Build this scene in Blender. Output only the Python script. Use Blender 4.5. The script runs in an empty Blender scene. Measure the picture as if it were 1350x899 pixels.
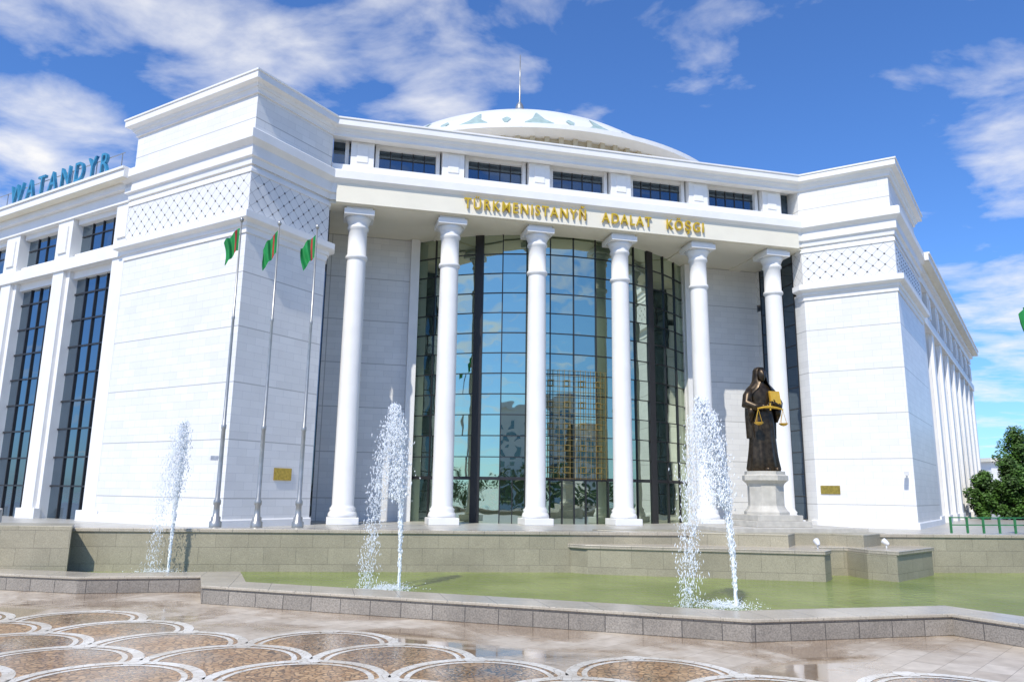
import bpy, bmesh, math, random
from mathutils import Vector, Matrix
random.seed(7)
scene=bpy.context.scene
D=bpy.data
A76=math.radians(76)
UX,UY=math.sin(A76),math.cos(A76)
VX,VY=-UY,UX
def W(u,v,z): return Vector((u*UX+v*VX,u*UY+v*VY,z))
def empty(name):
    o=D.objects.new(name,None); scene.collection.objects.link(o); o.empty_display_size=.5; return o
# ---------------------------------------------------------------- materials
def mat(name):
    m=D.materials.new(name); m.use_nodes=True
    nt=m.node_tree; b=nt.nodes['Principled BSDF']
    return m,nt,b
def N(nt,t,**k):
    n=nt.nodes.new(t)
    for a,v in k.items():
        if a.startswith('i_'):
            n.inputs[a[2:].replace('_',' ')].default_value=v
        else: setattr(n,a,v)
    return n
def L(nt,a,b): nt.links.new(a,b)
def mixc(nt,fac,a,b,blend='MIX'):
    n=nt.nodes.new('ShaderNodeMix'); n.data_type='RGBA'; n.blend_type=blend
    for s,v in ((n.inputs[0],fac),(n.inputs[6],a),(n.inputs[7],b)):
        if isinstance(v,(int,float)): s.default_value=v
        elif isinstance(v,tuple): s.default_value=v if len(v)==4 else v+(1,)
        else: nt.links.new(v,s)
    return n.outputs[2]
def ramp(nt,src,p0,p1,c0=(0,0,0,1),c1=(1,1,1,1)):
    r=nt.nodes.new('ShaderNodeValToRGB'); e=r.color_ramp.elements
    e[0].position=p0;e[1].position=p1;e[0].color=c0;e[1].color=c1
    nt.links.new(src,r.inputs[0]); return r.outputs[0]
def simple(name,col,rough=.5,metal=0.,noise=.12,scale=3.,bump=0.):
    m,nt,b=mat(name)
    tc=N(nt,'ShaderNodeTexCoord'); no=N(nt,'ShaderNodeTexNoise',i_Scale=scale,i_Detail=6.)
    L(nt,tc.outputs['Object'],no.inputs['Vector'])
    c=tuple(col)+(1,)
    dk=tuple(x*(1-noise*2) for x in col)+(1,)
    L(nt,mixc(nt,ramp(nt,no.outputs[0],.35,.65),dk,c),b.inputs['Base Color'])
    b.inputs['Roughness'].default_value=rough; b.inputs['Metallic'].default_value=metal
    if bump:
        bp=N(nt,'ShaderNodeBump',i_Strength=bump,i_Distance=.02); L(nt,no.outputs[0],bp.inputs['Height']); L(nt,bp.outputs[0],b.inputs['Normal'])
    return m
def slabs(name,col,bw,rh,mortar=.008,mcol=None,rough=.35,var=.05,course=0,offset=.5,stain=.08,rot=0,bumpd=.01,grain=0.):
    m,nt,b=mat(name)
    uv=N(nt,'ShaderNodeUVMap'); uv.uv_map='UVMap'
    mp=N(nt,'ShaderNodeMapping'); mp.inputs['Rotation'].default_value[2]=rot
    L(nt,uv.outputs[0],mp.inputs[0])
    br=N(nt,'ShaderNodeTexBrick',i_Scale=1.,offset=offset)
    br.inputs['Brick Width'].default_value=bw; br.inputs['Row Height'].default_value=rh
    br.inputs['Mortar Size'].default_value=mortar; br.inputs['Mortar Smooth'].default_value=.1
    c=Vector(col)
    br.inputs['Color1'].default_value=tuple(c*(1-var))+(1,)
    br.inputs['Color2'].default_value=tuple(c*(1+var*.4))+(1,)
    mc=mcol or tuple(c*.55)
    br.inputs['Mortar'].default_value=tuple(mc)+(1,)
    L(nt,mp.outputs[0],br.inputs['Vector'])
    out=br.outputs['Color']
    if course:
        b2=N(nt,'ShaderNodeTexBrick',i_Scale=1.,offset=0.)
        b2.inputs['Brick Width'].default_value=500.; b2.inputs['Row Height'].default_value=course
        b2.inputs['Mortar Size'].default_value=.03
        L(nt,mp.outputs[0],b2.inputs['Vector'])
        out=mixc(nt,b2.outputs['Fac'],out,tuple(c*.6))
    tc=N(nt,'ShaderNodeTexCoord')
    no=N(nt,'ShaderNodeTexNoise',i_Scale=.5,i_Detail=8.,i_Roughness=.65); L(nt,tc.outputs['Object'],no.inputs['Vector'])
    out=mixc(nt,stain*2,out,ramp(nt,no.outputs[0],.3,.7,(.55,.55,.55,1),(1,1,1,1)),'MULTIPLY')
    if grain:
        ng=N(nt,'ShaderNodeTexNoise',i_Scale=28.,i_Detail=3.,i_Roughness=.7); L(nt,tc.outputs['Object'],ng.inputs['Vector'])
        out=mixc(nt,grain,out,ramp(nt,ng.outputs[0],.35,.65,(.35,.35,.36,1),(1.25,1.25,1.25,1)),'MULTIPLY')
    L(nt,out,b.inputs['Base Color']); b.inputs['Roughness'].default_value=rough
    bp=N(nt,'ShaderNodeBump',i_Strength=.5,i_Distance=bumpd,invert=True); L(nt,br.outputs['Fac'],bp.inputs['Height']); L(nt,bp.outputs[0],b.inputs['Normal'])
    return m
M_marble=slabs('white_marble',(.80,.795,.775),1.1,.42,.008,course=2.94,mcol=(.62,.625,.63),var=.06,stain=.08)
M_trim=simple('marble_trim',(.82,.815,.80),.45,0,.03,.8)
M_cream=simple('cream_plaster',(.80,.76,.64),.6,0,.03,.6)
M_lattice=slabs('lattice_marble',(.78,.775,.76),.5303,.5303,.018,mcol=(.50,.50,.50),offset=0,rot=math.radians(45),var=.02)
M_granite=slabs('granite_wall',(.44,.40,.29),1.2,.62,.006,mcol=(.22,.20,.15),var=.10,stain=.3,rough=.4,grain=.35)
M_curb=slabs('curb_granite',(.40,.36,.31),.95,.4,.012,mcol=(.12,.11,.10),var=.18,stain=.4,rough=.4,offset=.3,grain=.6)
M_curbtop=slabs('curb_top_granite',(.56,.50,.40),1.2,1.4,.008,mcol=(.2,.19,.17),var=.08,stain=.3,rough=.25,offset=.0,grain=.35)
M_frame=simple('dark_frame',(.035,.035,.038),.35,.3,.05)
M_gold=simple('gold_leaf',(.85,.50,.06),.35,.35,.1)
M_goldpaint=simple('gold_letters',(.68,.46,.03),.4,.3,.05)
M_brass=simple('brass_plaque',(.55,.38,.08),.35,.8,.15,8)
M_screen=simple('bronze_screen',(.36,.25,.07),.4,.4,.15,8)
M_bronze=simple('statue_bronze',(.075,.052,.030),.36,.6,.3,5,.3)
M_dark=simple('dark_stud',(.12,.12,.13),.4)
M_blue=simple('blue_letter',(.05,.26,.44),.4)
M_ped=simple('pedestal_stone',(.58,.55,.48),.5,0,.1,3)
M_steel=simple('pole_steel',(.42,.42,.40),.35,.6,.1)
M_green=simple('green_flag',(.01,.30,.07),.7,0,.15,2)
M_red=simple('red_stripe',(.45,.03,.03),.7)
M_rail=simple('green_railing',(.04,.22,.08),.4)
M_wood=simple('bark',(.10,.07,.045),.9,0,.2,8,.5)
M_teal=simple('teal_ornament',(.40,.52,.48),.4)
M_domew=simple('dome_white',(.80,.80,.78),.35,0,.03,.5)
M_drum=simple('drum_beige',(.60,.50,.33),.6,0,.06,1)
M_plat=slabs('platform_paving',(.45,.43,.38),1.2,1.2,.01,offset=0)
M_white=simple('white_enamel',(.8,.8,.8),.3)
def glass(name,tint,fac,dark):
    m,nt,b=mat(name); nt.nodes.remove(b)
    o=[n for n in nt.nodes if n.type=='OUTPUT_MATERIAL'][0]
    g=N(nt,'ShaderNodeBsdfGlossy',i_Roughness=.015); g.inputs['Color'].default_value=tint+(1,)
    d=N(nt,'ShaderNodeBsdfDiffuse'); d.inputs['Color'].default_value=dark+(1,)
    lw=N(nt,'ShaderNodeLayerWeight',i_Blend=.25)
    mr=N(nt,'ShaderNodeMapRange'); mr.inputs[3].default_value=fac; mr.inputs[4].default_value=.95
    L(nt,lw.outputs['Fresnel'],mr.inputs[0])
    mx=N(nt,'ShaderNodeMixShader'); L(nt,mr.outputs[0],mx.inputs[0]); L(nt,d.outputs[0],mx.inputs[1]); L(nt,g.outputs[0],mx.inputs[2])
    tc=N(nt,'ShaderNodeTexCoord'); no=N(nt,'ShaderNodeTexNoise',i_Scale=.35,i_Detail=2.); L(nt,tc.outputs['Object'],no.inputs['Vector'])
    bp=N(nt,'ShaderNodeBump',i_Strength=.25,i_Distance=.09); L(nt,no.outputs[0],bp.inputs['Height']); L(nt,bp.outputs[0],g.inputs['Normal'])
    L(nt,mx.outputs[0],o.inputs[0]); return m
M_glass=glass('tinted_glass',(.68,.77,.62),.64,(.02,.035,.03))
M_glassd=glass('dark_glass',(.45,.58,.72),.24,(.01,.015,.02))
M_glassw=glass('wing_glass',(.55,.66,.74),.42,(.012,.018,.025))
# ---------------------------------------------------------------- mesh helpers
def finish(name,bm,m,parent=None,smooth=False,uvs=True,recalc=True,bevel=0):
    if recalc: bmesh.ops.recalc_face_normals(bm,faces=bm.faces)
    if uvs:
        uvl=bm.loops.layers.uv.new('UVMap')
        for f in bm.faces:
            n=f.normal
            if abs(n.z)<.7:
                t=Vector((-n.y,n.x,0)); t.normalize() if t.length>1e-6 else None
                for l in f.loops: l[uvl].uv=(l.vert.co.dot(t),l.vert.co.z)
            else:
                for l in f.loops:
                    c=l.vert.co; l[uvl].uv=(c.x*UX+c.y*UY,c.x*VX+c.y*VY)
    me=D.meshes.new(name); bm.to_mesh(me); bm.free()
    for mm in (m if isinstance(m,list) else [m]): me.materials.append(mm)
    if smooth:
        for p in me.polygons: p.use_smooth=True
    o=D.objects.new(name,me); scene.collection.objects.link(o)
    if parent: o.parent=parent
    if bevel:
        md=o.modifiers.new('bevel','BEVEL'); md.width=bevel; md.segments=2; md.limit_method='ANGLE'
    return o
def hexa(bm,p):
    v=[bm.verts.new(x) for x in p]
    for f in ((0,1,2,3),(4,5,6,7),(0,1,5,4),(1,2,6,5),(2,3,7,6),(3,0,4,7)):
        bm.faces.new([v[i] for i in f])
def ubox(bm,u0,u1,v0,v1,z0,z1):
    hexa(bm,[W(u0,v0,z0),W(u1,v0,z0),W(u1,v1,z0),W(u0,v1,z0),W(u0,v0,z1),W(u1,v0,z1),W(u1,v1,z1),W(u0,v1,z1)])
def fbox(bm,fr,s0,s1,n0,n1,z0,z1):
    (ou,ov),(du,dv),(nu,nv)=fr
    q=[(s0,n0),(s1,n0),(s1,n1),(s0,n1)]
    P=[(ou+du*s+nu*n,ov+dv*s+nv*n) for s,n in q]
    hexa(bm,[W(*p,z0) for p in P]+[W(*p,z1) for p in P])
def prism(bm,pts,z0,z1):
    a=[bm.verts.new(W(u,v,z0)) for u,v in pts]; b=[bm.verts.new(W(u,v,z1)) for u,v in pts]
    bm.faces.new(a); bm.faces.new(b)
    n=len(pts)
    for i in range(n): bm.faces.new((a[i],a[(i+1)%n],b[(i+1)%n],b[i]))
def offpath(path,off):
    out=[];n=len(path)
    def nrm(a,b):
        d=Vector((b[0]-a[0],b[1]-a[1])).normalized(); return Vector((d.y,-d.x))
    for i,p in enumerate(path):
        if i==0: m=nrm(path[0],path[1])
        elif i==n-1: m=nrm(path[-2],path[-1])
        else:
            a=nrm(path[i-1],p);b=nrm(p,path[i+1]); m=(a+b)/(1+a.dot(b))
        out.append((p[0]+m.x*off,p[1]+m.y*off))
    return out
def sweep(bm,path,prof):
    rings=[]
    cols=[offpath(path,o) for o,z in prof]
    for i in range(len(path)):
        rings.append([bm.verts.new(W(cols[k][i][0],cols[k][i][1],prof[k][1])) for k in range(len(prof))])
    n=len(prof)
    for a,b in zip(rings,rings[1:]):
        for k in range(n): bm.faces.new((a[k],b[k],b[(k+1)%n],a[(k+1)%n]))
    bm.faces.new(rings[0]); bm.faces.new(rings[-1])
def revolve(bm,c,prof,seg=24,base=W):
    rings=[]
    for r,z in prof:
        rings.append([bm.verts.new(base(c[0]+r*math.cos(2*math.pi*i/seg),c[1]+r*math.sin(2*math.pi*i/seg),z)) for i in range(seg)])
    for a,b in zip(rings,rings[1:]):
        for i in range(seg): bm.faces.new((a[i],a[(i+1)%seg],b[(i+1)%seg],b[i]))
    bm.faces.new(rings[0]); bm.faces.new(rings[-1])
def tube(bm,pts,rad,seg=8):
    rings=[]
    pts=[Vector(p) for p in pts]
    for i,p in enumerate(pts):
        d=(pts[min(i+1,len(pts)-1)]-pts[max(i-1,0)]).normalized()
        x=d.orthogonal().normalized() if i==0 else (px-d*px.dot(d)).normalized()
        px=x; y=d.cross(x); r=rad[i] if isinstance(rad,(list,tuple)) else rad
        rings.append([bm.verts.new(p+(x*math.cos(2*math.pi*k/seg)+y*math.sin(2*math.pi*k/seg))*r) for k in range(seg)])
    for a,b in zip(rings,rings[1:]):
        for k in range(seg): bm.faces.new((a[k],a[(k+1)%seg],b[(k+1)%seg],b[k]))
    bm.faces.new(rings[0]); bm.faces.new(rings[-1])
def NB(): return bmesh.new()
# ================================================================= BUILDING
B=empty('justice_palace')
ZB=1.5
R2=math.sqrt(.5)
RD=(.755,.656);RN=(.656,-.755)
FL=(-12.2,48.65);PL=(-4.5,40.95);IL=(-.35,45.1);IR=(32.35,45.1);PR=(36.5,40.95);FR=(36.5+12.1*RD[0],40.95+12.1*RD[1])
BL=(FL[0]+4,FL[1]+4);BR=(FR[0]-RN[0]*5,FR[1]-RN[1]*5)
path=[BL,FL,PL,IL,IR,PR,FR,BR]
LT=[BL,FL,PL,IL,(-.35,57)]
RT=[BR,FR,PR,IR,(32.35,57)]
bm=NB()
for T_ in (LT,RT):
    prism(bm,T_,ZB-1,17.4); prism(bm,T_,20.4,25.3)
finish('tower_walls',bm,M_marble,B)
bm=NB()
lp=offpath([BL,FL,PL,IL],.06); rp=offpath([IR,PR,FR,BR],.06)
prism(bm,lp+[(-.30,56.9)],17.9,20.45); prism(bm,rp+[(32.30,56.9)],17.9,20.45)
finish('lattice_panels',bm,M_lattice,B)
bm=NB()
def studs(p0,p1):
    a=W(*p0,0);b=W(*p1,0);d=(b-a).normalized();n=Vector((d.y,-d.x,0));t=Vector((-n.y,n.x,0))
    t0,t1=sorted((a.dot(t),b.dot(t))); base=a-t*a.dot(t)
    i=math.ceil((t0+.3)/.375)
    while i*.375<t1-.3:
        j=math.ceil(18.35/.375)
        while j*.375<20.25:
            if (i+j)%2==0:
                c=base+t*(i*.375)+Vector((0,0,j*.375))
                r=.075;q=[c+t*r,c+Vector((0,0,r)),c-t*r,c-Vector((0,0,r))]
                ap=bm.verts.new(c+n*.05);vs=[bm.verts.new(x+n*.004) for x in q]
                for k in range(4): bm.faces.new((vs[k],vs[(k+1)%4],ap))
            j+=1
        i+=1
studs(lp[1],lp[2]);studs(lp[2],lp[3]);studs(rp[0],rp[1]);studs(rp[1],rp[2])
finish('lattice_studs',bm,M_dark,B,recalc=False)
# cornices
bm=NB()
sweep(bm,path,[(-.5,25.25),(.25,25.25),(.32,25.42),(.6,25.5),(.6,25.88),(.66,25.9),(.66,26.0),(-.5,26.0)])
sweep(bm,path,[(-.4,24.95),(.12,24.95),(.12,25.1),(.2,25.25-.003),(-.4,25.25-.003)])
sweep(bm,path,[(-.3,20.75),(.12,20.75),(.16,21.1),(.3,21.15),(.3,21.75),(.55,21.95),(.62,22.0),(.62,22.5),(.5,22.6),(.0,22.75),(-.3,22.75)])
for pp in ([BL,FL,PL,IL,(-.35,45.7)],[(32.35,45.7),IR,PR,FR,BR]):
    sweep(bm,pp,[(-.3,17.2),(.16,17.2),(.2,17.4),(.45,17.5),(.5,17.55),(.5,17.9),(.12,18.02),(-.3,18.02)])
    sweep(bm,pp,[(-.3,16.85),(.07,16.85),(.07,17.1),(.1,17.197),(-.3,17.197)])
    sweep(bm,pp,[(-.3,20.3),(.12,20.3),(.12,20.45),(.07,20.6),(-.3,20.6)])
    sweep(bm,pp,[(-.3,1.2),(.10,1.2),(.10,1.85),(.06,1.9),(-.3,1.9)])
finish('cornices',bm,M_trim,B)
bm=NB()
ubox(bm,-.35,32.35,45.12,60,20.62,22.7)
ubox(bm,.05,31.95,44.74,45.10,20.56,21.93)
finish('portico_ceiling',bm,M_cream,B)
bm=NB()
ubox(bm,-.34,32.34,44.97,47.0,20.52,20.555)
for i in range(6):
    uc=1.5+5.8*i
    ubox(bm,uc-.45,uc+.45,47.0,51,20.54,20.63)
finish('portico_beams',bm,M_cream,B)
bm=NB()
ubox(bm,-.3,32.3,45.3,60,25.15,25.7)
prism(bm,LT,25.301,25.7)
prism(bm,RT,25.301,25.7)
ubox(bm,-.33,32.33,45.3,46.3,22.7,23.25)
finish('roof_slab',bm,M_trim,B)
bm=NB(); ubox(bm,-.3,32.3,46.35,59,23.2,25.16); finish('clerestory_glass',bm,M_glassd,B)
bm=NB()
for i in range(6):
    uc=1.5+5.8*i
    ubox(bm,uc-.72,uc+.72,45.55,46.6,23.22,25.14)
    ubox(bm,uc-.35,uc+.35,45.50,45.6,23.6,24.8)
    for s in (-1,1):
        ubox(bm,uc+s*.95-.12,uc+s*.95+.12,46.0,46.6,23.22,25.14)
for i in range(5):
    ubox(bm,1.5+5.8*i+1.07,1.5+5.8*(i+1)-1.07,46.05,46.5,24.9,25.14)
    ubox(bm,1.5+5.8*i+1.07,1.5+5.8*(i+1)-1.07,46.05,46.5,23.22,23.4)
finish('clerestory_piers',bm,M_trim,B,bevel=.02)
bm=NB()
for i in range(5):
    a=1.5+5.8*i+1.07;b=1.5+5.8*(i+1)-1.07
    for k in range(1,5): ubox(bm,a+(b-a)*k/5-.03,a+(b-a)*k/5+.03,46.3,46.36,23.4,24.9)
    ubox(bm,a,b,46.31,46.35,24.35,24.41)
finish('clerestory_mullions',bm,M_frame,B)
bm=NB()
ubox(bm,-.34,6.0,51,52,1.2,20.62); ubox(bm,26.0,32.34,51,52,1.2,20.62)
finish('portico_walls',bm,M_marble,B)
bm=NB()
for a,b in ((5.35,5.95),(26.05,26.65)): ubox(bm,a,b,50.6,51.0,1.5,20.6)
finish('glass_bay_jambs',bm,M_trim,B)
bm=NB()
ubox(bm,32.30,32.34,46.2,50.4,1.9,20.5); ubox(bm,-.34,-.30,46.2,50.4,1.9,20.5)
finish('cheek_glass',bm,M_glassd,B)
bm=NB()
for uu in (32.26,-.30):
    for k in range(4): ubox(bm,uu,uu+.04,46.2+k*1.4-.03,46.2+k*1.4+.03,1.9,20.5)
    for k in range(13): ubox(bm,uu+.003,uu+.037,46.2,50.4,1.9+k*1.5,1.96+k*1.5)
finish('cheek_mullions',bm,M_frame,B)
# curved glass bay
C=(16,61.7);RB=14.5;NP=14
amax=math.asin(10.15/RB)
def arc(a,r=RB): return (C[0]+r*math.sin(a),C[1]-r*math.cos(a))
zr=[1.5]+[4.3+1.36*k for k in range(12)]+[20.6]
bm=NB()
for i in range(NP):
    a0=-amax+2*amax*i/NP;a1=-amax+2*amax*(i+1)/NP
    for z0,z1 in zip(zr,zr[1:]):
        j=[random.uniform(-.014,.014) for _ in range(3)]
        p=[arc(a0,RB+j[0]),arc(a1,RB+j[1]),arc(a1,RB+j[1]+j[2]),arc(a0,RB+j[0]+j[2])]
        vs=[bm.verts.new(W(*p[0],z0)),bm.verts.new(W(*p[1],z0)),bm.verts.new(W(*p[2],z1)),bm.verts.new(W(*p[3],z1))]
        bm.faces.new(vs)
finish('curved_glass',bm,M_glass,B)
bm=NB()
for i in range(NP+1):
    a=-amax+2*amax*i/NP;c=math.cos(a);s=math.sin(a)
    fr=(arc(a,RB-.05),(c,s),(s,-c)); w=.09 if i in(0,NP) else (.30 if i in (3,11) else .035)
    fbox(bm,fr,-w,w,0,.14,1.5,20.6)
for z in zr[1:-1]:
    h=.1 if z==zr[1] else .028
    P=[arc(-amax+2*amax*i/NP) for i in range(NP+1)]
    sweep(bm,P,[(-.03,z-h),(.06,z-h),(.06,z+h),(-.03,z+h)])
for k in (4,5,6,7,8,9):
    a=-amax+2*amax*(k+.5)/NP;c=math.cos(a);s=math.sin(a);fr=(arc(a,RB),(c,s),(s,-c))
    fbox(bm,fr,-.03,.03,0,.1,1.5,4.2)
finish('glass_mullions',bm,M_frame,B)
# golden lattice screen
bm=NB()
g0,g1=math.asin(-2.1/RB),math.asin(2.2/RB)
for i in range(13):
    a=g0+(g1-g0)*i/12;c=math.cos(a);s=math.sin(a);fr=(arc(a,RB),(c,s),(s,-c))
    fbox(bm,fr,-.012,.012,.15,.19,4.3,11.4)
for k in range(21):
    z=4.35+k*.35
    P=[arc(g0+(g1-g0)*i/8) for i in range(9)]
    sweep(bm,P,[(.16,z-.010),(.185,z-.010),(.185,z+.010),(.16,z+.010)])
for i in range(4):
    for k in range(5):
        a=g0+(g1-g0)*(i+.5)/4;c=math.cos(a);s=math.sin(a);fr=(arc(a,RB),(c,s),(s,-c));z=4.9+k*1.4
        for q in ((-.2,-.16,-.2,.2),(.16,.2,-.2,.2),(-.16,.16,.16,.2),(-.16,.16,-.2,-.16)):
            fbox(bm,fr,q[0],q[1],.13,.22,z+q[2],z+q[3])
finish('golden_screen',bm,M_screen,B)
# columns
for i in range(6):
    uc=1.5+5.8*i;vc=46.0
    bm=NB()
    revolve(bm,(uc,vc),[(.84,1.9),(.84,2.05),(.78,2.2),(.72,2.25),(.76,2.4),(.66,2.5),(.63,2.6),(.615,8),(.60,13),(.575,17.2),(.575,17.3),(.66,17.36),(.68,17.45),(.66,17.55),(.58,17.6),(.57,19.2),(.66,19.28),(.66,19.4),(.6,19.5),(.72,19.8),(.86,20.0)],32)
    finish('column_shaft',bm,M_trim,B,smooth=True)
    bm=NB()
    ubox(bm,uc-.9,uc+.9,vc-.9,vc+.9,1.5,1.9)
    ubox(bm,uc-.92,uc+.92,vc-.92,vc+.92,20.0,20.35)
    ubox(bm,uc-.8,uc+.8,vc-.8,vc+.8,20.351,20.519)
    finish('column_plinth_abacus',bm,M_trim,B,bevel=.025)
def text(name,s,size,m,origin,xdir,normal,parent,width=None,ext=.06,off=.006,sp=1.25):
    cu=D.curves.new(name,'FONT'); cu.body=s; cu.size=size; cu.extrude=ext; cu.space_character=sp; cu.offset=off
    o=D.objects.new(name+'_tmp',cu); scene.collection.objects.link(o)
    bpy.context.view_layer.update()
    me=D.meshes.new_from_object(o.evaluated_get(bpy.context.evaluated_depsgraph_get()))
    D.objects.remove(o)
    xs=[v.co.x for v in me.vertices]
    if width:
        k=width/(max(xs)-min(xs)); x0=min(xs)
        for v in me.vertices: v.co.x=(v.co.x-x0)*k
    me.materials.clear(); me.materials.append(m)
    ob=D.objects.new(name,me); scene.collection.objects.link(ob)
    x=xdir.normalized(); z=normal.normalized(); y=z.cross(x)
    ob.matrix_world=Matrix(((x.x,y.x,z.x,origin.x),(x.y,y.y,z.y,origin.y),(x.z,y.z,z.z,origin.z),(0,0,0,1)))
    ob.parent=parent
    return ob
dU=W(1,0,0);dV=W(0,1,0)
text('title_letters','TÜRKMENISTANYŇ   ADALAT   KÖŞGI',.98,M_goldpaint,W(7.9,44.62,20.95),dU,-dV,B,width=16.6)
# dome
DC=(16.4,64.0)
Rs=22.0;ap=36.0
def dz(r): return ap-(Rs-math.sqrt(Rs*Rs-r*r))
bm=NB()
revolve(bm,DC,[(17.6,27.45),(18.3,27.6),(18.6,27.65),(18.6,27.98),(17.9,28.1),(17.2,28.15)],128); finish('dome_ring',bm,M_domew,B)
bm=NB()
revolve(bm,DC,[(17.25,27.9)]+[(r,dz(r)) for r in (17.0,16,15,13.5,12,10.5,9,7.5,6,4.5,3,1.5,.05)],128); finish('dome_shell',bm,M_domew,B,smooth=True)
bm=NB(); revolve(bm,DC,[(17.4,25.6),(17.4,27.50)],96); finish('dome_drum',bm,M_drum,B)
bm=NB()
for i in range(110):
    a=2*math.pi*i/110;c=math.cos(a);s=math.sin(a);fr=((DC[0]+17.4*c,DC[1]+17.4*s),(-s,c),(c,s))
    fbox(bm,fr,-.17,.17,-.1,.3,25.6,27.48)
finish('drum_piers',bm,M_drum,B)
bm=NB()
def patch(an,pts):
    K=8
    rr=[pts[0][0]+(pts[-1][0]-pts[0][0])*k/K for k in range(K+1)]
    def hw(r):
        for (ra,wa),(rb,wb) in zip(pts,pts[1:]):
            if ra-1e-6<=r<=rb+1e-6: return wa+(wb-wa)*(r-ra)/(rb-ra)
    prev=None
    for r in rr:
        w=hw(r); row=[]
        for t in (-1,-.33,.33,1):
            a=an+w*t/r
            row.append(bm.verts.new(W(DC[0]+r*math.cos(a),DC[1]+r*math.sin(a),dz(r)+.05)))
        if prev:
            for k in range(3): bm.faces.new((prev[k],prev[k+1],row[k+1],row[k]))
        prev=row
for i in range(20):
    an=2*math.pi*(i+.5)/20
    patch(an,[(13.4,.04),(14.4,.3),(15.0,.5),(15.5,1.1),(15.8,.9)])
    patch(an+math.pi/20,[(14.6,.04),(15.0,.35),(15.6,.08)])
    patch(an,[(16.1,1.7),(16.25,1.9),(16.4,1.7)])
finish('dome_ornament',bm,M_teal,B)
bm=NB(); revolve(bm,DC,[(.7,35.8),(.6,36.6),(.22,36.9),(.16,38.2),(.38,38.6),(.42,39.0),(.3,39.4),(.09,39.7),(.07,42.0),(.04,44.6)],16); finish('spire',bm,M_steel,B,smooth=True)
# wings
def wing(left,nb):
    if left: o,d,n=FL,(-R2,R2),(-R2,-R2)
    else: o,d,n=FR,RD,RN
    fr=(o,d,n); pit=6.6 if left else 5.9; pw=1.95; tot=pit*nb+pw
    wn='left_wing' if left else 'right_wing'
    g=NB();fbox(g,fr,-.4,tot,-14,-.80,1.0,22.0);finish(wn+'_glass',g,M_glassw,B)
    t=NB();k=NB()
    for i in range(nb+1):
        s=-.3+pit*i
        fbox(t,fr,s,s+pw,-.9,-.25,1.0,17.2)
        fbox(t,fr,s+.35,s+pw-.35,-.3,-.02,1.0,17.2)
        fbox(t,fr,s+.1,s+pw-.1,-.9,-.1,18.0,20.75)
        fbox(t,fr,s+.5,s+pw-.5,-.12,.0,18.5,20.3)
        fbox(t,fr,s-.1,s+pw+.1,-.3,.08,1.0,2.1)
        if i<nb:
            a=s+pw;b=s+pit
            fbox(t,fr,a,b,-.86,-.4,18.0,18.35);fbox(t,fr,a,b,-.86,-.4,20.4,20.76)
            fbox(t,fr,a,b,-.86,-.5,16.7,17.2)
            for q in (1,2,3):
                x_=a+(b-a)*q/4
                fbox(k,fr,x_-.04,x_+.04,-.82,-.7,1.5,16.7); fbox(k,fr,x_-.03,x_+.03,-.82,-.72,18.35,20.4)
            for q in range(8): fbox(k,fr,a,b,-.815,-.71,3.4+q*1.75,3.5+q*1.75)
            fbox(k,fr,a,b,-.815,-.73,19.6,19.67)
    fbox(t,fr,-.4,tot,-.95,.1,17.202,17.95)
    fbox(t,fr,-.4,tot,-.95,.0,20.752,21.5)
    fbox(t,fr,-.4,tot,-.95,.3,21.502,21.95)
    fbox(t,fr,-.4,tot+.6,-14,.9,21.952,22.45)
    fbox(t,fr,-.4,tot+.7,-14,1.0,22.452,22.6)
    finish(wn+'_stone',t,M_trim,B);finish(wn+'_mullions',k,M_frame,B)
    e=NB();fbox(e,fr,tot-.2,tot+.2,-14,-.2,1.0,21.5);finish(wn+'_end_wall',e,M_marble,B)
    e=NB();fbox(e,fr,-.2,tot+.5,.31,.88,21.93,21.95);finish(wn+'_eave_soffit',e,M_cream,B)
wing(True,6);wing(False,8)
text('roof_letters','WATANDYR',2.0,M_blue,W(-12.2-14.9*R2,48.65+14.9*R2,23.3),W(1,-1,0),W(-1,-1,0),B,width=12.0,ext=.1,off=-.005,sp=1.5)
bm=NB()
fr=((-12.2,48.65),(-R2,R2),(-R2,-R2))
for z in (23.2,24.3): fbox(bm,fr,1.5,26,-.16,-.12,z,z+.05)
for k in range(9): fbox(bm,fr,1.8+2.8*k,1.85+2.8*k,-.2,-.16,22.6,24.4)
finish('roof_letter_frame',bm,M_steel,B)
bm=NB()
fr=(PL,(R2,R2),(R2,-R2)); fbox(bm,fr,3.1,4.3,.0,.06,3.9,4.55)
fr=(PR,(-R2,R2),(-R2,-R2)); fbox(bm,fr,4.4,5.6,.0,.06,3.6,4.15)
finish('brass_plaques',bm,M_brass,B)
bm=NB()
for P_,dd,nn in ((PL,(-R2,R2),(-R2,-R2)),(PR,(-R2,R2),(-R2,-R2))):
    fr=(P_,dd,nn); fbox(bm,fr,.35,.45,.0,.35,4.9,5.0); fbox(bm,fr,.28,.52,.3,.75,4.8,5.02)
finish('security_cameras',bm,M_white,B)

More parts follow.
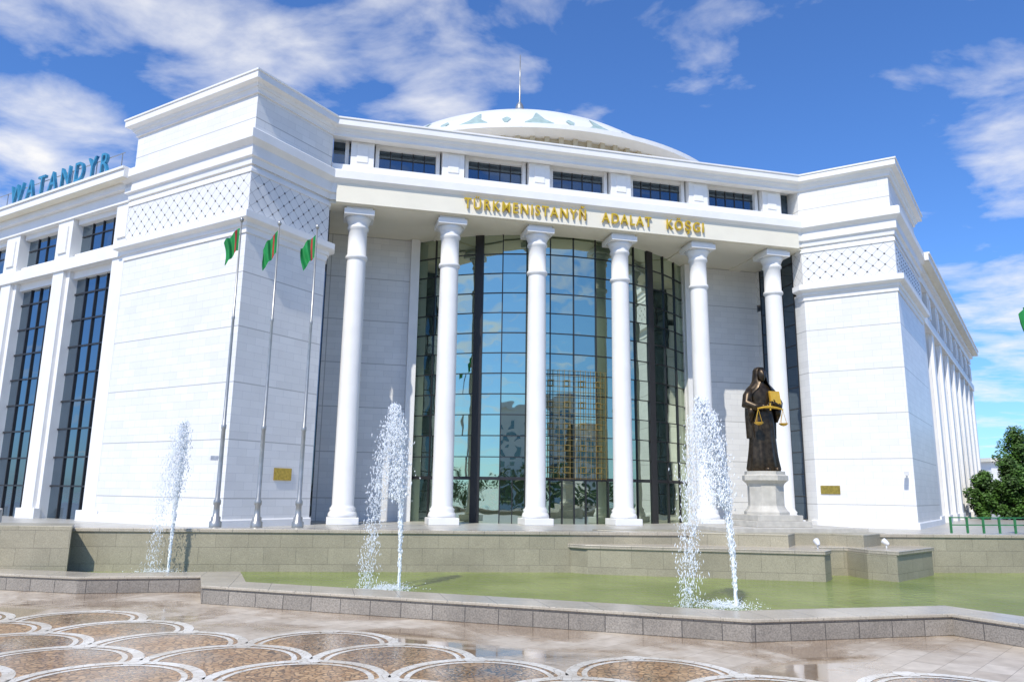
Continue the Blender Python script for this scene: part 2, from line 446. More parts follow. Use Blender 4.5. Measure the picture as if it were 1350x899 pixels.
# ================================================================= GROUND
g=NB(); bmesh.ops.create_grid(g,x_segments=4,y_segments=4,size=1500)
def ground_mat():
    m,nt,b=mat('wet_plaza')
    uv=N(nt,'ShaderNodeUVMap'); uv.uv_map='UVMap'
    mp=N(nt,'ShaderNodeMapping'); mp.inputs['Rotation'].default_value[2]=math.radians(-33); L(nt,uv.outputs[0],mp.inputs[0])
    br=N(nt,'ShaderNodeTexBrick',i_Scale=1.,offset=.5)
    br.inputs['Brick Width'].default_value=.9;br.inputs['Row Height'].default_value=.6;br.inputs['Mortar Size'].default_value=.006
    br.inputs['Color1'].default_value=(.52,.44,.34,1);br.inputs['Color2'].default_value=(.66,.58,.47,1);br.inputs['Mortar'].default_value=(.28,.23,.17,1)
    L(nt,mp.outputs[0],br.inputs['Vector'])
    tc=N(nt,'ShaderNodeTexCoord')
    n1=N(nt,'ShaderNodeTexNoise',i_Scale=.22,i_Detail=7.,i_Roughness=.6,i_Distortion=.6);L(nt,tc.outputs['Object'],n1.inputs['Vector'])
    wet=ramp(nt,n1.outputs[0],.43,.55)
    n2=N(nt,'ShaderNodeTexNoise',i_Scale=3.,i_Detail=8.);L(nt,tc.outputs['Object'],n2.inputs['Vector'])
    c=mixc(nt,.45,br.outputs[0],ramp(nt,n2.outputs[0],.3,.7,(.5,.47,.42,1),(1,1,1,1)),'MULTIPLY')
    c=mixc(nt,wet,c,mixc(nt,1.,c,(.70,.57,.44),'MULTIPLY'))
    L(nt,c,b.inputs['Base Color'])
    rr=N(nt,'ShaderNodeMapRange');rr.inputs[3].default_value=.45;rr.inputs[4].default_value=.05;L(nt,wet,rr.inputs[0]);L(nt,rr.outputs[0],b.inputs['Roughness'])
    b.inputs['Coat Roughness'].default_value=.03
    cw=N(nt,'ShaderNodeMath',operation='MULTIPLY');cw.inputs[1].default_value=.6;L(nt,wet,cw.inputs[0]);L(nt,cw.outputs[0],b.inputs['Coat Weight'])
    bp=N(nt,'ShaderNodeBump',i_Strength=.2,i_Distance=.01);L(nt,n2.outputs[0],bp.inputs['Height']);L(nt,bp.outputs[0],b.inputs['Normal'])
    return m
M_plaza=ground_mat()
finish('ground',g,M_plaza,recalc=False)
def cobble():
    m,nt,b=mat('wet_cobbles')
    tc=N(nt,'ShaderNodeTexCoord')
    vo=N(nt,'ShaderNodeTexVoronoi',i_Scale=8.);L(nt,tc.outputs['Object'],vo.inputs['Vector'])
    ve=N(nt,'ShaderNodeTexVoronoi',i_Scale=8.,feature='DISTANCE_TO_EDGE');L(nt,tc.outputs['Object'],ve.inputs['Vector'])
    c=mixc(nt,vo.outputs['Color'],(.26,.14,.06),(.46,.30,.16))
    c=mixc(nt,ramp(nt,ve.outputs[0],.0,.14),(.07,.045,.025),c)
    n1=N(nt,'ShaderNodeTexNoise',i_Scale=.3,i_Detail=6.);L(nt,tc.outputs['Object'],n1.inputs['Vector'])
    wet=ramp(nt,n1.outputs[0],.42,.58)
    c=mixc(nt,wet,mixc(nt,1.,c,(1.4,1.4,1.35),'MULTIPLY'),c)
    L(nt,c,b.inputs['Base Color'])
    rr=N(nt,'ShaderNodeMapRange');rr.inputs[3].default_value=.5;rr.inputs[4].default_value=.10;L(nt,wet,rr.inputs[0]);L(nt,rr.outputs[0],b.inputs['Roughness'])
    b.inputs['Coat Weight'].default_value=.25;b.inputs['Coat Roughness'].default_value=.08
    bp=N(nt,'ShaderNodeBump',i_Strength=.45,i_Distance=.014);L(nt,ve.outputs[0],bp.inputs['Height']);L(nt,bp.outputs[0],b.inputs['Normal'])
    return m
M_cob=cobble()
def band_mat():
    m,nt,b=mat('white_paving_band')
    tc=N(nt,'ShaderNodeTexCoord')
    vo=N(nt,'ShaderNodeTexVoronoi',i_Scale=5.);L(nt,tc.outputs['Object'],vo.inputs['Vector'])
    ve=N(nt,'ShaderNodeTexVoronoi',i_Scale=5.,feature='DISTANCE_TO_EDGE');L(nt,tc.outputs['Object'],ve.inputs['Vector'])
    c=mixc(nt,vo.outputs['Color'],(.68,.64,.55),(.84,.81,.74))
    c=mixc(nt,ramp(nt,ve.outputs[0],.0,.04),(.38,.33,.26),c)
    n1=N(nt,'ShaderNodeTexNoise',i_Scale=.8,i_Detail=7.);L(nt,tc.outputs['Object'],n1.inputs['Vector'])
    c=mixc(nt,.5,c,ramp(nt,n1.outputs[0],.38,.6,(.6,.52,.42,1),(1,1,1,1)),'MULTIPLY')
    L(nt,c,b.inputs['Base Color']);b.inputs['Roughness'].default_value=.3
    return m
M_band=band_mat()
SR=1.68
ang=math.radians(-8)
def SC(x,y):
    ca,sa=math.cos(ang),math.sin(ang); return (-1.6+ca*x-sa*y, 17.15+sa*x+ca*y)
pav=NB();bands=NB()
def inside(x,y):
    u,v=SC(x,y)
    return (v+ u*.62)<20.2 and v>-6 and u>-25 and (v<26.2)
for r in range(-16,8):
    for c in range(-9,9):
        cx=c*2*SR+(SR if r%2 else 0);cy=r*SR
        if not inside(cx,cy+SR*.5): continue
        up=[(cx+SR*math.cos(t),cy+SR*math.sin(t)) for t in [math.pi*k/24 for k in range(25)]]
        lo=[(cx-SR+SR*math.cos(t),cy-SR+SR*math.sin(t)) for t in [math.pi/2*(1-k/12) for k in range(13)]]+[(cx+SR+SR*math.cos(t),cy-SR+SR*math.sin(t)) for t in [math.pi-math.pi/2*k/12 for k in range(1,13)]]
        n=24
        lo2=lo[::-1]
        top=[pav.verts.new(W(*SC(*p),.006)) for p in up]
        low=[pav.verts.new(W(*SC(*p),.006)) for p in lo2]
        for k in range(n): pav.faces.new((top[k],top[k+1],low[k+1],low[k]))
        for (ra,rb) in ((SR-.18,SR+.04),(SR-.38,SR-.27)):
            o=[bands.verts.new(W(*SC(cx+rb*math.cos(math.pi*k/24),cy+rb*math.sin(math.pi*k/24)),.011)) for k in range(25)]
            i_=[bands.verts.new(W(*SC(cx+ra*math.cos(math.pi*k/24),cy+ra*math.sin(math.pi*k/24)),.011)) for k in range(25)]
            for k in range(24): bands.faces.new((o[k],o[k+1],i_[k+1],i_[k]))
        q=.28
        x0,y0=cx,cy+SR-.08
        vs=[bands.verts.new(W(*SC(x0+dx,y0+dy),.016)) for dx,dy in ((q,0),(q*.6,q*.7),(-q*.6,q*.7),(-q,0),(-q*.6,-q*.7),(q*.6,-q*.7))]
        bands.faces.new(vs)
PV=empty('scallop_paving')
for bb in (pav,bands):
    bb.normal_update()
    for f in bb.faces:
        if f.normal.z<0: f.normal_flip()
finish('cobble_fields',pav,M_cob,PV,recalc=False)
finish('white_bands',bands,M_band,PV,recalc=False)

# ================================================================= POOL
curbp=[(-18,33.6),(-10,29.8),(-7.4,28.5),(-3.6,28.4),(-3.2,25.6),(10.2,17.05),(15.9,17.0),(17.4,11.2),(24,7.5)]
PC=empty('pool_curb')
bm=NB(); sweep(bm,curbp,[(-1.25,0.0),(0,0.0),(0,.44),(-1.25,.44)]); finish('curb_body',bm,M_curb,PC)
bm=NB(); sweep(bm,curbp,[(-1.28,.442),(.02,.442),(.04,.46),(.04,.51),(.02,.53),(-1.28,.53)]); finish('curb_cap',bm,M_curbtop,PC)
bm=NB()
wp=[(-18,34.4),(-10,30.6),(-7.0,29.2),(-2.9,29.1),(-2.5,26.2),(10.5,17.9),(16.4,17.9),(18.2,11.7),(26,9),(45,9),(45,25.6),(29.4,27.6),(8.4,30.3),(-7.4,32.4),(-18,34.6)]
f=bm.faces.new([bm.verts.new(W(u,v,.35)) for u,v in wp]); bmesh.ops.triangulate(bm,faces=[f])
bm.normal_update()
for f in bm.faces:
    if f.normal.z<0: f.normal_flip()
def water_mat():
    m,nt,b=mat('pool_water')
    tc=N(nt,'ShaderNodeTexCoord')
    n=N(nt,'ShaderNodeTexNoise',i_Scale=3.2,i_Detail=5.,i_Roughness=.6);L(nt,tc.outputs['Object'],n.inputs['Vector'])
    n3=N(nt,'ShaderNodeTexNoise',i_Scale=.3,i_Detail=3.);L(nt,tc.outputs['Object'],n3.inputs['Vector'])
    L(nt,mixc(nt,ramp(nt,n3.outputs[0],.35,.65),(.16,.22,.035),(.27,.33,.09)),b.inputs['Base Color'])
    b.inputs['Roughness'].default_value=.05
    b.inputs['IOR'].default_value=1.33
    bp=N(nt,'ShaderNodeBump',i_Strength=1.,i_Distance=.22);L(nt,n.outputs[0],bp.inputs['Height']);L(nt,bp.outputs[0],b.inputs['Normal'])
    return m
finish('water',bm,water_mat(),recalc=False)
wl=[(-9.0,32.25),(8.4,29.9),(29.4,27.2),(60,23.3)]
WL=empty('platform_wall')
bm=NB(); sweep(bm,wl,[(-1.0,0.0),(0,0.0),(0,1.78),(-1.0,1.78)]); finish('wall_body',bm,M_granite,WL)
bm=NB(); sweep(bm,wl,[(-1.05,1.782),(.06,1.782),(.06,1.92),(-1.05,1.92)]); finish('wall_cap',bm,M_curbtop,WL,bevel=.02)
bm=NB()
prism(bm,[(-60,60),(-60,36),(-9.4,32.9),(-9.0,33.0),(8.4,30.7),(29.4,28.0),(60,24.1),(110,20),(170,150),(-60,150)],.0,1.5); finish('platform',bm,M_plat)
bm=NB()
prism(bm,[(-9.05,33.5),(-8.5,31.2),(-12.5,31.9),(-12.7,34)],0,2.02)
prism(bm,[(-12.5,33.9),(-11.6,31.0),(-20,32.4),(-20,35)],0,1.55)
prism(bm,[(-12.9,34),(-12.6,32.2),(-40,36.2),(-40,38)],0,2.0)
finish('stair_pier',bm,M_granite,WL,bevel=.02)
bm=NB()
prism(bm,[(-12.45,33.85),(-11.52,30.93),(-20,32.3),(-20,34.9)],1.552,1.66)
finish('stair_pier_cap',bm,M_curbtop,WL,bevel=.02)
ST=empty('statue_terrace')
tp=[(9.6,30.2),(10.4,29.0),(18.3,25.3),(19.0,25.9),(19.2,27.4),(20.7,27.2),(20.6,25.9),(21.1,24.9),(24.5,26.9),(24.9,28.6),(24.5,30),(10,31.5)]
bm=NB(); prism(bm,tp,0,1.3); finish('terrace_body',bm,M_granite,ST)
def scl(pts,k,c=(18.,29.)): return [(c[0]+(p[0]-c[0])*k,c[1]+(p[1]-c[1])*k) for p in pts]
bm=NB(); prism(bm,scl(tp,1.015),1.302,1.45); finish('terrace_cap',bm,M_curbtop,ST,bevel=.02)
bm=NB(); prism(bm,[(11.5,30.9),(18.1,27.2),(19.2,28.4),(20.7,28.2),(21.3,26.9),(23.6,28.4),(23.6,31),(11.5,31.5)],1.0,1.93); finish('terrace_upper',bm,M_granite,ST,bevel=.02)
for (u,v) in ((18.9,26.5),(22.1,26.6)):
    bm=NB()
    p0=W(u,v,1.45)
    tube(bm,[p0,p0+Vector((0,0,.16))],.03)
    d=(W(19.6,31,5)-p0).normalized()
    tube(bm,[p0+Vector((0,0,.2))-d*.12,p0+Vector((0,0,.2)),p0+Vector((0,0,.2))+d*.15],[.05,.10,.12],12)
    finish('floodlight',bm,M_white)
# ================================================================= STATUE
S=empty('justice_statue')
SU,SV=19.6,31.0
bm=NB()
ubox(bm,SU-3.1,SU+3.5,SV-2.2,SV+2.4,1.5,2.1)
ubox(bm,SU-1.35,SU+1.35,SV-1.35,SV+1.35,2.1,2.35)
ubox(bm,SU-1.1,SU+1.1,SV-1.1,SV+1.1,2.35,2.6)
finish('pedestal_steps',bm,M_ped,S,bevel=.02)
bm=NB()
revolve(bm,(SU,SV),[(1.0,2.6),(1.0,2.72),(.88,2.85),(.82,2.95),(.80,3.0),(.80,3.85),(.84,3.95),(.95,4.05),(1.02,4.1),(1.02,4.3),(.9,4.36),(.9,4.5)],8)
o=finish('pedestal',bm,M_ped,S)
K=2.7
def SP(x,y,z):
    return W(SU+x*K,SV+y*K,4.5+z*K)
bm=NB()
seg=48
prof=[(0,.255,.20,0),(.04,.27,.215,0),(.25,.245,.19,0),(.5,.225,.175,0),(.8,.215,.165,0),(.95,.205,.155,0),(1.08,.18,.135,0),(1.2,.2,.14,0),(1.32,.225,.135,0),(1.40,.215,.12,.01),(1.45,.13,.09,.01),(1.49,.065,.07,.0),(1.55,.06,.065,-.005)]
rings=[]
for z,a,b_,cy in prof:
    amp=max(0,.03*(1-z/1.2))
    ring=[]
    for k in range(seg):
        t=2*math.pi*k/seg
        m_=1+amp*3.2*math.cos(t*9+z*2)+amp*1.5*math.sin(t*5+z*4)
        ring.append(bm.verts.new(SP(a*m_*math.cos(t),cy+b_*m_*math.sin(t),z)))
    rings.append(ring)
for a,b_ in zip(rings,rings[1:]):
    for k in range(seg): bm.faces.new((a[k],a[(k+1)%seg],b_[(k+1)%seg],b_[k]))
bm.faces.new(rings[0]);bm.faces.new(rings[-1])
hr=[]
for z,w,d,cy in [(1.515,.03,.03,-.045),(1.53,.045,.05,-.03),(1.56,.06,.075,-.01),(1.60,.070,.092,0),(1.64,.075,.098,.0),(1.68,.072,.095,.005),(1.72,.055,.075,.01),(1.745,.02,.03,.01)]:
    ring=[]
    for k in range(24):
        t=2*math.pi*k/24; x=w*math.cos(t);y=cy+d*math.sin(t)
        front=max(0,-math.sin(t))**12
        nose={1.56:.004,1.60:.026,1.64:.012}.get(z,0)
        eye=.010 if z==1.64 and .15<abs(math.cos(t))<.6 and math.sin(t)<0 else 0
        ring.append(bm.verts.new(SP(x,y-front*nose+eye-.03,z)))
    hr.append(ring)
for a,b_ in zip(hr,hr[1:]):
    for k in range(24): bm.faces.new((a[k],a[(k+1)%24],b_[(k+1)%24],b_[k]))
bm.faces.new(hr[0]);bm.faces.new(hr[-1])
vl=[(1.77,.03,.04,.02),(1.755,.075,.085,.015),(1.71,.105,.115,.01),(1.62,.118,.12,.01),(1.54,.125,.13,.01),(1.46,.17,.15,.01),(1.40,.235,.16,.01),(1.28,.265,.165,.015),(1.12,.275,.175,.02),(.95,.27,.185,.03),(.75,.255,.19,.03),(.55,.245,.195,.03)]
vr=[]
for z,w,d,cy in vl:
    op=.85 if z<1.72 else .3
    if z<1.5: op=.5
    if z<1.3: op=.95
    row=[]
    for k in range(41):
        t=-math.pi/2+op+(2*math.pi-2*op)*k/40
        m_=1+(.02+.04*(1.76-z))*math.cos(t*11+z*3)
        row.append(bm.verts.new(SP(w*m_*math.cos(t),cy+d*m_*math.sin(t),z)))
    vr.append(row)
for a,b_ in zip(vr,vr[1:]):
    for k in range(40): bm.faces.new((a[k],a[k+1],b_[k+1],b_[k]))
def arm(pts,rad): tube(bm,[SP(*p) for p in pts],[r*K for r in rad],14)
arm([(-.19,0,1.36),(-.255,-.01,1.25),(-.30,-.03,1.12),(-.20,-.14,1.06),(-.10,-.20,1.07)],[.075,.085,.09,.07,.06])
arm([(-.12,-.19,1.07),(-.04,-.225,1.075)],[.035,.03])
arm([(.19,0,1.36),(.255,-.01,1.25),(.30,-.03,1.13),(.24,-.13,1.08),(.17,-.19,1.10)],[.075,.085,.09,.07,.06])
arm([(.19,-.18,1.10),(.12,-.225,1.12)],[.035,.03])
arm([(-.24,-.08,1.06),(-.24,-.07,.95),(-.235,-.05,.80)],[.07,.055,.015])
arm([(.26,-.08,1.07),(.26,-.07,.95),(.25,-.05,.82)],[.07,.055,.015])
for hx,hz,sg in ((-.02,1.078,1),(.10,1.125,-1)):
    arm([(hx-.03*sg,-.225,hz),(hx,-.232,hz),(hx+.03*sg,-.235,hz)],[.022,.032,.026])
    for q in range(4):
        l=(.05,.058,.054,.042)[q]; z0=hz+.026-.017*q
        arm([(hx+.03*sg,-.24,z0),(hx+(.03+l*.5)*sg,-.258,z0),(hx+(.03+l*.8)*sg,-.25,z0-.004),(hx+(.03+l*.75)*sg,-.235,z0-.006)],[.009,.009,.008,.006])
    arm([(hx-.01*sg,-.24,hz+.02),(hx+.005*sg,-.26,hz+.045),(hx+.03*sg,-.262,hz+.052)],[.011,.010,.007])
for sx in (-.08,.09): arm([(sx,-.16,.03),(sx,-.24,.025),(sx,-.28,.02)],[.045,.045,.025])
o=finish('robed_figure',bm,M_bronze,S,smooth=True)
bm=NB()
def lbox(x0,x1,y0,y1,z0,z1,ty=0): hexa(bm,[SP(x0,y0,z0),SP(x1,y0,z0),SP(x1,y1,z0),SP(x0,y1,z0),SP(x0,y0+ty,z1),SP(x1,y0+ty,z1),SP(x1,y1+ty,z1),SP(x0,y1+ty,z1)])
lbox(.06,.25,-.21,-.175,1.10,1.34,.04)
lbox(.065,.245,-.222,-.212,1.12,1.32,.038)
tube(bm,[SP(-.24,-.27,1.02),SP(-.12,-.27,1.045),SP(0,-.27,1.055),SP(.12,-.27,1.045),SP(.24,-.27,1.02)],[.03,.05,.065,.05,.03],8)
tube(bm,[SP(0,-.27,1.0),SP(0,-.27,1.12)],.035,8)
for sx in (-.23,.23):
    tube(bm,[SP(sx,-.27,1.02),SP(sx-.06,-.27,.80)],.012,5);tube(bm,[SP(sx,-.27,1.02),SP(sx+.06,-.27,.80)],.012,5)
    tube(bm,[SP(sx,-.27,1.02),SP(sx,-.21,.80)],.012,5)
    c=SP(sx,-.27,.78)
    revolve(bm,(0,0),[(.02,-.10),(.12,-.07),(.2,.0),(.205,.03),(.17,.02)],16,base=lambda a,b,z:c+Vector((a,b,z)))
finish('book_and_scales',bm,M_gold,S,smooth=False)

# ================================================================= FLAGPOLES
def flagpole(u,v,ztop,ph,zb=1.5):
    E_=empty('flagpole')
    bm=NB()
    revolve(bm,(u,v),[(.26,zb),(.26,zb+.5),(.2,zb+.55),(.2,zb+.7),(.14,zb+.75),(.12,zb+1.2),(.16,zb+1.25),(.16,zb+1.4),(.1,zb+1.5),(.09,6),(.11,6.05),(.11,6.2),(.075,6.25),(.06,11),(.075,11.05),(.075,11.15),(.05,11.2),(.035,ztop)],16)
    revolve(bm,(u,v),[(.02,ztop),(.08,ztop+.04),(.1,ztop+.12),(.07,ztop+.2),(.02,ztop+.24)],12)
    finish('pole',bm,M_steel,E_,smooth=True)
    bm=NB(); nx,nz=16,16; g=[]
    for i in range(nx+1):
        row=[]
        for j in range(nz+1):
            a=i/nx;b_=j/nz
            x=-.05-.66*a*(1-.25*b_)+.05*math.sin(b_*4+ph)*a
            z=ztop-.3-1.1*b_-(.8+.25*math.sin(ph*2))*a**1.2+ .05*math.sin(a*9+ph)
            y=.13*math.sin(a*13+b_*2.5+ph)*(a**.6)
            row.append(bm.verts.new(W(u+x,v+y,z)))
        g.append(row)
    for i in range(nx):
        for j in range(nz):
            f=bm.faces.new((g[i][j],g[i+1][j],g[i+1][j+1],g[i][j+1])); f.material_index=1 if 3<=i<=4 else 0
    finish('flag',bm,[M_green,M_red],E_,smooth=True)
flagpole(-4.2,36,15.7,0.);flagpole(-2.5,36,15.7,1.4);flagpole(-.75,36,15.7,3.)
flagpole(34.85,30.2,13.6,2.)
bm=NB()
for z in (1.95,2.35): ubox(bm,34.2,80,36.0,36.06,z,z+.06)
for k in range(40): ubox(bm,34.2+k*1.1,34.27+k*1.1,35.97,36.09,1.5,2.42)
finish('railing',bm,M_rail)
bm=NB()
P=[W(-12,34.6,1.6),W(-12,34.6,2.5),W(-13.5,34.9,2.6),W(-20,36,2.3),W(-30,38,2.3)]
tube(bm,P,.05,8); tube(bm,[p-Vector((0,0,.35)) for p in P[1:]],.04,8)
for k in range(8): tube(bm,[W(-13.5-2*k,34.9+.33*k,1.5),W(-13.5-2*k,34.9+.33*k,2.45)],.04,6)
finish('railing',bm,M_steel)
# ================================================================= FOUNTAINS
def spray_mat():
    m,nt,b=mat('water_spray')
    b.inputs['Base Color'].default_value=(.88,.92,.95,1);b.inputs['Roughness'].default_value=.2
    return m
M_spray=spray_mat()
def jet(u,v,h,lean,spread,nd=1700,seed=1):
    rnd=random.Random(seed); bm=NB()
    z0=.35
    for q in range(5):
        pts=[];rad=[]
        for k in range(34):
            t=k/33; w=.015+.05*t
            pts.append(W(u+lean*t*t*.8+rnd.uniform(-w,w),v+rnd.uniform(-w,w),z0+h*.8*t)); rad.append(.035*(1-t)*rnd.uniform(.5,1.4)+.006)
        tube(bm,pts,rad,6)
    def drop(p,r,st=1.):
        x=Vector((r,0,0));y=Vector((0,r,0));z=Vector((rnd.gauss(0,.25)*r*st,0,r*st))
        vs=[bm.verts.new(p+q) for q in (x,y,-x,-y,z,-z)]
        for a,b_ in ((0,1),(1,2),(2,3),(3,0)):
            bm.faces.new((vs[a],vs[b_],vs[4]));bm.faces.new((vs[b_],vs[a],vs[5]))
    for _ in range(nd):
        k=rnd.random()
        if k<.38:
            t=rnd.random()**.7; s=.025+.10*t
            p=(u+lean*t*t*.8+rnd.gauss(0,s*.6),v+rnd.gauss(0,s),z0+h*t*.97)
            drop(W(*p),rnd.uniform(.006,.020),rnd.uniform(1,5))
        elif k<.72:
            t=1.04-.55*rnd.random()**1.3; s=.05+.15*math.sin((1.08-t)*math.pi*1.3)
            p=(u+lean*t*t+rnd.gauss(0,s)-.1,v+rnd.gauss(0,s),z0+h*t+rnd.gauss(0,.05))
            drop(W(*p),rnd.uniform(.006,.024),rnd.uniform(1,4))
        else:
            t=rnd.random(); fall=t**1.3
            p=(u+lean-spread*(.15+.9*t**.6)+rnd.gauss(0,.15),v+rnd.gauss(0,.2),z0+h*(1-fall)*rnd.uniform(.85,1))
            drop(W(*p),rnd.uniform(.005,.017),rnd.uniform(1,5))
    for _ in range(nd//6):
        a=rnd.uniform(0,6.28); r=abs(rnd.gauss(0,.45))
        drop(W(u-spread*rnd.random()+r*math.cos(a),v+r*math.sin(a),z0+abs(rnd.gauss(0,.08))),rnd.uniform(.006,.02))
    finish('fountain_jet',bm,M_spray,None,uvs=False,recalc=False)
jet(-5.1,31.0,5.3,.15,.7,4200,1)
jet(2.7,25.2,5.6,-.25,.75,6500,2)
jet(11.6,20.1,5.6,-.75,.7,8500,3)
# ================================================================= TREES
def leafmat(name,c):
    m,nt,b=mat(name)
    oi=N(nt,'ShaderNodeTexCoord');no=N(nt,'ShaderNodeTexNoise',i_Scale=.8,i_Detail=4.);L(nt,oi.outputs['Object'],no.inputs['Vector'])
    L(nt,mixc(nt,ramp(nt,no.outputs[0],.35,.65),tuple(x*.5 for x in c),tuple(x*1.3 for x in c)),b.inputs['Base Color'])
    b.inputs['Roughness'].default_value=.6
    return m
M_leaf=leafmat('foliage',(.055,.13,.015))
def leaves(bm,c,r,n,rnd,s):
    for _ in range(n):
        d=Vector((rnd.gauss(0,1),rnd.gauss(0,1),rnd.gauss(0,1))).normalized()*r*(rnd.random()**.4)
        p=c+d; a=Vector((rnd.gauss(0,1),rnd.gauss(0,1),rnd.gauss(0,1))).normalized()*s*rnd.uniform(.6,1.3); b_=a.orthogonal().normalized()*s*.6
        bm.faces.new([bm.verts.new(x) for x in (p-a,p+b_,p+a,p-b_)])
def tree(u,v,h,w,seed,zb=1.5):
    rnd=random.Random(seed);T=empty('tree');bm=NB();lf=NB()
    base=W(u,v,zb)
    tube(bm,[base,base+Vector((.1,0,h*.4)),base+Vector((-.1,.1,h*.7)),base+Vector((0,0,h*.95))],[.28,.2,.12,.03],8)
    for i in range(30):
        t=.10+.88*i/30; a=rnd.uniform(0,6.28); rr=w*math.sin(math.pi*min(1,(.18+t*.82)))**.7*rnd.uniform(.4,1.0)
        p0=base+Vector((0,0,h*t*.85)); p1=base+Vector((rr*math.cos(a),rr*math.sin(a),h*t))
        tube(bm,[p0,(p0+p1)/2+Vector((0,0,.1)),p1],[.08,.05,.02],5)
        leaves(lf,p1,w*.38,210,rnd,.15)
        leaves(lf,(p0+p1)/2,w*.32,110,rnd,.15)
    leaves(lf,base+Vector((0,0,h*.97)),w*.25,120,rnd,.14)
    finish('trunk',bm,M_wood,T);finish('crown',lf,M_leaf,T,uvs=False,recalc=False)
tree(67.5,62,8.9,2.3,1);tree(72,63,7.2,2.6,2);tree(65.2,60.6,5.6,1.9,3);tree(78,66,10,3.2,4);tree(63.3,62,4.4,1.5,5);tree(69.5,59,4.6,2.3,6)
SB=empty('service_building')
bm=NB(); ubox(bm,108,150,104,120,0,9.5); finish('walls',bm,M_trim,SB)
bm=NB(); ubox(bm,107.3,151,103.3,121,9.5,10.1); finish('roof',bm,M_cream,SB)
bm=NB()
for k in range(9): ubox(bm,110+4.4*k,112.6+4.4*k,103.9,104.1,3,7.5)
finish('windows',bm,M_glassd,SB)
rnd=random.Random(5);lf=NB()
for i in range(120):
    uu=-110+2.1*i
    c=W(uu,-48+rnd.uniform(-6,6),rnd.uniform(2.0,6.5)); leaves(lf,c,3.0,110,rnd,.5)
finish('distant_trees',lf,M_leaf,uvs=False,recalc=False)
for (u0,u1,v0,h) in ((-60,-20,-90,22),(10,52,-100,27),(80,120,-85,18)):
    AB=empty('apartment_building')
    bm=NB(); ubox(bm,u0,u1,v0-18,v0,0,h); ubox(bm,u0-.6,u1+.6,v0-18.6,v0+.6,h,h+1); finish('walls',bm,M_trim,AB)
    bm=NB(); k=u0+1.5
    while k<u1-2:
        z=2
        while z<h-2: ubox(bm,k,k+1.7,v0-.05,v0+.06,z,z+1.8); z+=3.2
        k+=3.4
    finish('windows',bm,M_glassd,AB)
# ================================================================= SKY, SUN
sd=W(-.6,-.8,0).normalized(); elev=math.radians(50)
sun_dir=Vector((sd.x*math.cos(elev),sd.y*math.cos(elev),math.sin(elev)))
w=D.worlds.new('World');scene.world=w;w.use_nodes=True;nt=w.node_tree
bg=nt.nodes['Background']
sky=N(nt,'ShaderNodeTexSky',sky_type='NISHITA');sky.sun_disc=False
sky.sun_elevation=elev;sky.sun_rotation=math.atan2(sun_dir.x,sun_dir.y)
sky.air_density=1.0;sky.dust_density=.4;sky.ozone_density=2.2
tc=N(nt,'ShaderNodeTexCoord')
def M2(op,a,b=None):
    n=N(nt,'ShaderNodeMath',operation=op)
    for s,v in ((n.inputs[0],a),(n.inputs[1],b)):
        if v is None: continue
        if isinstance(v,(int,float)): s.default_value=v
        else: L(nt,v,s)
    return n.outputs[0]
sep=N(nt,'ShaderNodeSeparateXYZ');L(nt,tc.outputs['Generated'],sep.inputs[0])
zz=M2('MAXIMUM',M2('ADD',sep.outputs[2],.12),.05)
dv=N(nt,'ShaderNodeVectorMath',operation='DIVIDE')
cb=N(nt,'ShaderNodeCombineXYZ')
for k in range(3): L(nt,zz,cb.inputs[k])
L(nt,tc.outputs['Generated'],dv.inputs[0]);L(nt,cb.outputs[0],dv.inputs[1])
mp=N(nt,'ShaderNodeMapping');mp.inputs['Location'].default_value=(3.2,1.1,0);mp.inputs['Scale'].default_value=(1.,1.25,1.);mp.inputs['Rotation'].default_value=(0,0,.5)
L(nt,dv.outputs[0],mp.inputs[0])
n1=N(nt,'ShaderNodeTexNoise',i_Scale=3.4,i_Detail=9.,i_Roughness=.55,i_Distortion=.25);L(nt,mp.outputs[0],n1.inputs['Vector'])
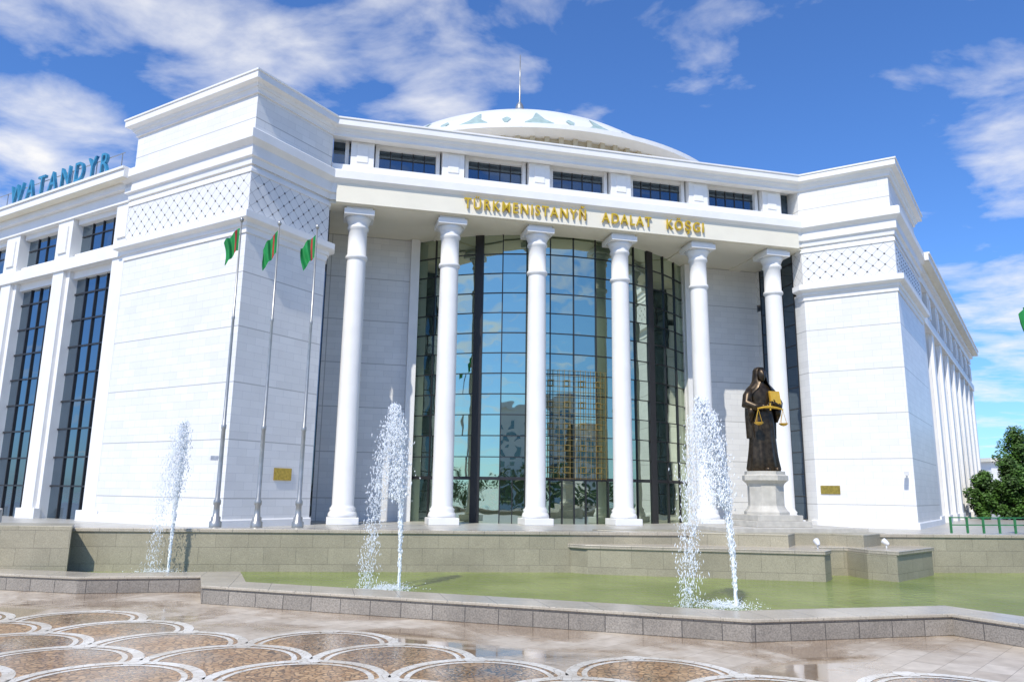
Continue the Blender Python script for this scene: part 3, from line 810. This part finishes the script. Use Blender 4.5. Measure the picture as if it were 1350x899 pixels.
blobs=[((-.615,.899,.62),.17,.95),((-.40,.908,.54),.14,.9),((-.13,.903,.585),.15,1.),((.03,.9,.61),.14,.95),((-.245,.914,.53),.12,.9),((-.63,.93,.44),.15,1.),((.66,.926,.475),.09,1.),((.68,.977,.235),.13,1.),((.55,.98,.30),.07,.4),
       ((-.5,-.8,.45),.5,.85),((.4,-.8,.6),.5,.85),((.9,-.3,.4),.4,.7),((-.9,-.1,.5),.35,.7)]
tot=None
for d,r,s in blobs:
    d=Vector(d).normalized()
    dn=N(nt,'ShaderNodeVectorMath',operation='DISTANCE');dn.inputs[1].default_value=d;L(nt,tc.outputs['Generated'],dn.inputs[0])
    mr=N(nt,'ShaderNodeMapRange');mr.interpolation_type='SMOOTHSTEP';mr.inputs[1].default_value=0;mr.inputs[2].default_value=r*1.3;mr.inputs[3].default_value=s;mr.inputs[4].default_value=0
    L(nt,dn.outputs['Value'],mr.inputs[0])
    tot=mr.outputs[0] if tot is None else M2('MAXIMUM',tot,mr.outputs[0])
val=M2('ADD',M2('MULTIPLY',tot,.22),n1.outputs[0])
cl=ramp(nt,val,.58,.90)
sc=mixc(nt,1.,sky.outputs[0],(.66,1.05,1.62),'MULTIPLY')
out=mixc(nt,cl,sc,(8.0,8.0,8.1))
L(nt,out,bg.inputs[0]);bg.inputs[1].default_value=.122
sl=D.lights.new('sun','SUN');sl.energy=4.4;sl.angle=math.radians(.5);sl.color=(1,.94,.83)
so=D.objects.new('sun',sl);scene.collection.objects.link(so);so.rotation_euler=(-sun_dir).to_track_quat('-Z','Y').to_euler();so.location=(0,0,60)
# ================================================================= CAMERA
th=math.atan(.2);rho=.0134
F=Vector((0,math.cos(th),math.sin(th)));Rv=Vector((1,0,0));Up=Vector((0,-math.sin(th),math.cos(th)))
X=Rv*math.cos(rho)+Up*math.sin(rho);Y=-Rv*math.sin(rho)+Up*math.cos(rho);Z=-F
cam=D.cameras.new('camera');co=D.objects.new('camera',cam);scene.collection.objects.link(co)
co.matrix_world=Matrix(((X.x,Y.x,Z.x,0),(X.y,Y.y,Z.y,0),(X.z,Y.z,Z.z,3.4),(0,0,0,1)))
cam.sensor_width=36;cam.lens=36*1000/1350;cam.clip_end=5000;cam.clip_start=.1
scene.camera=co
scene.view_settings.view_transform='Standard';scene.view_settings.look='None';scene.view_settings.exposure=0
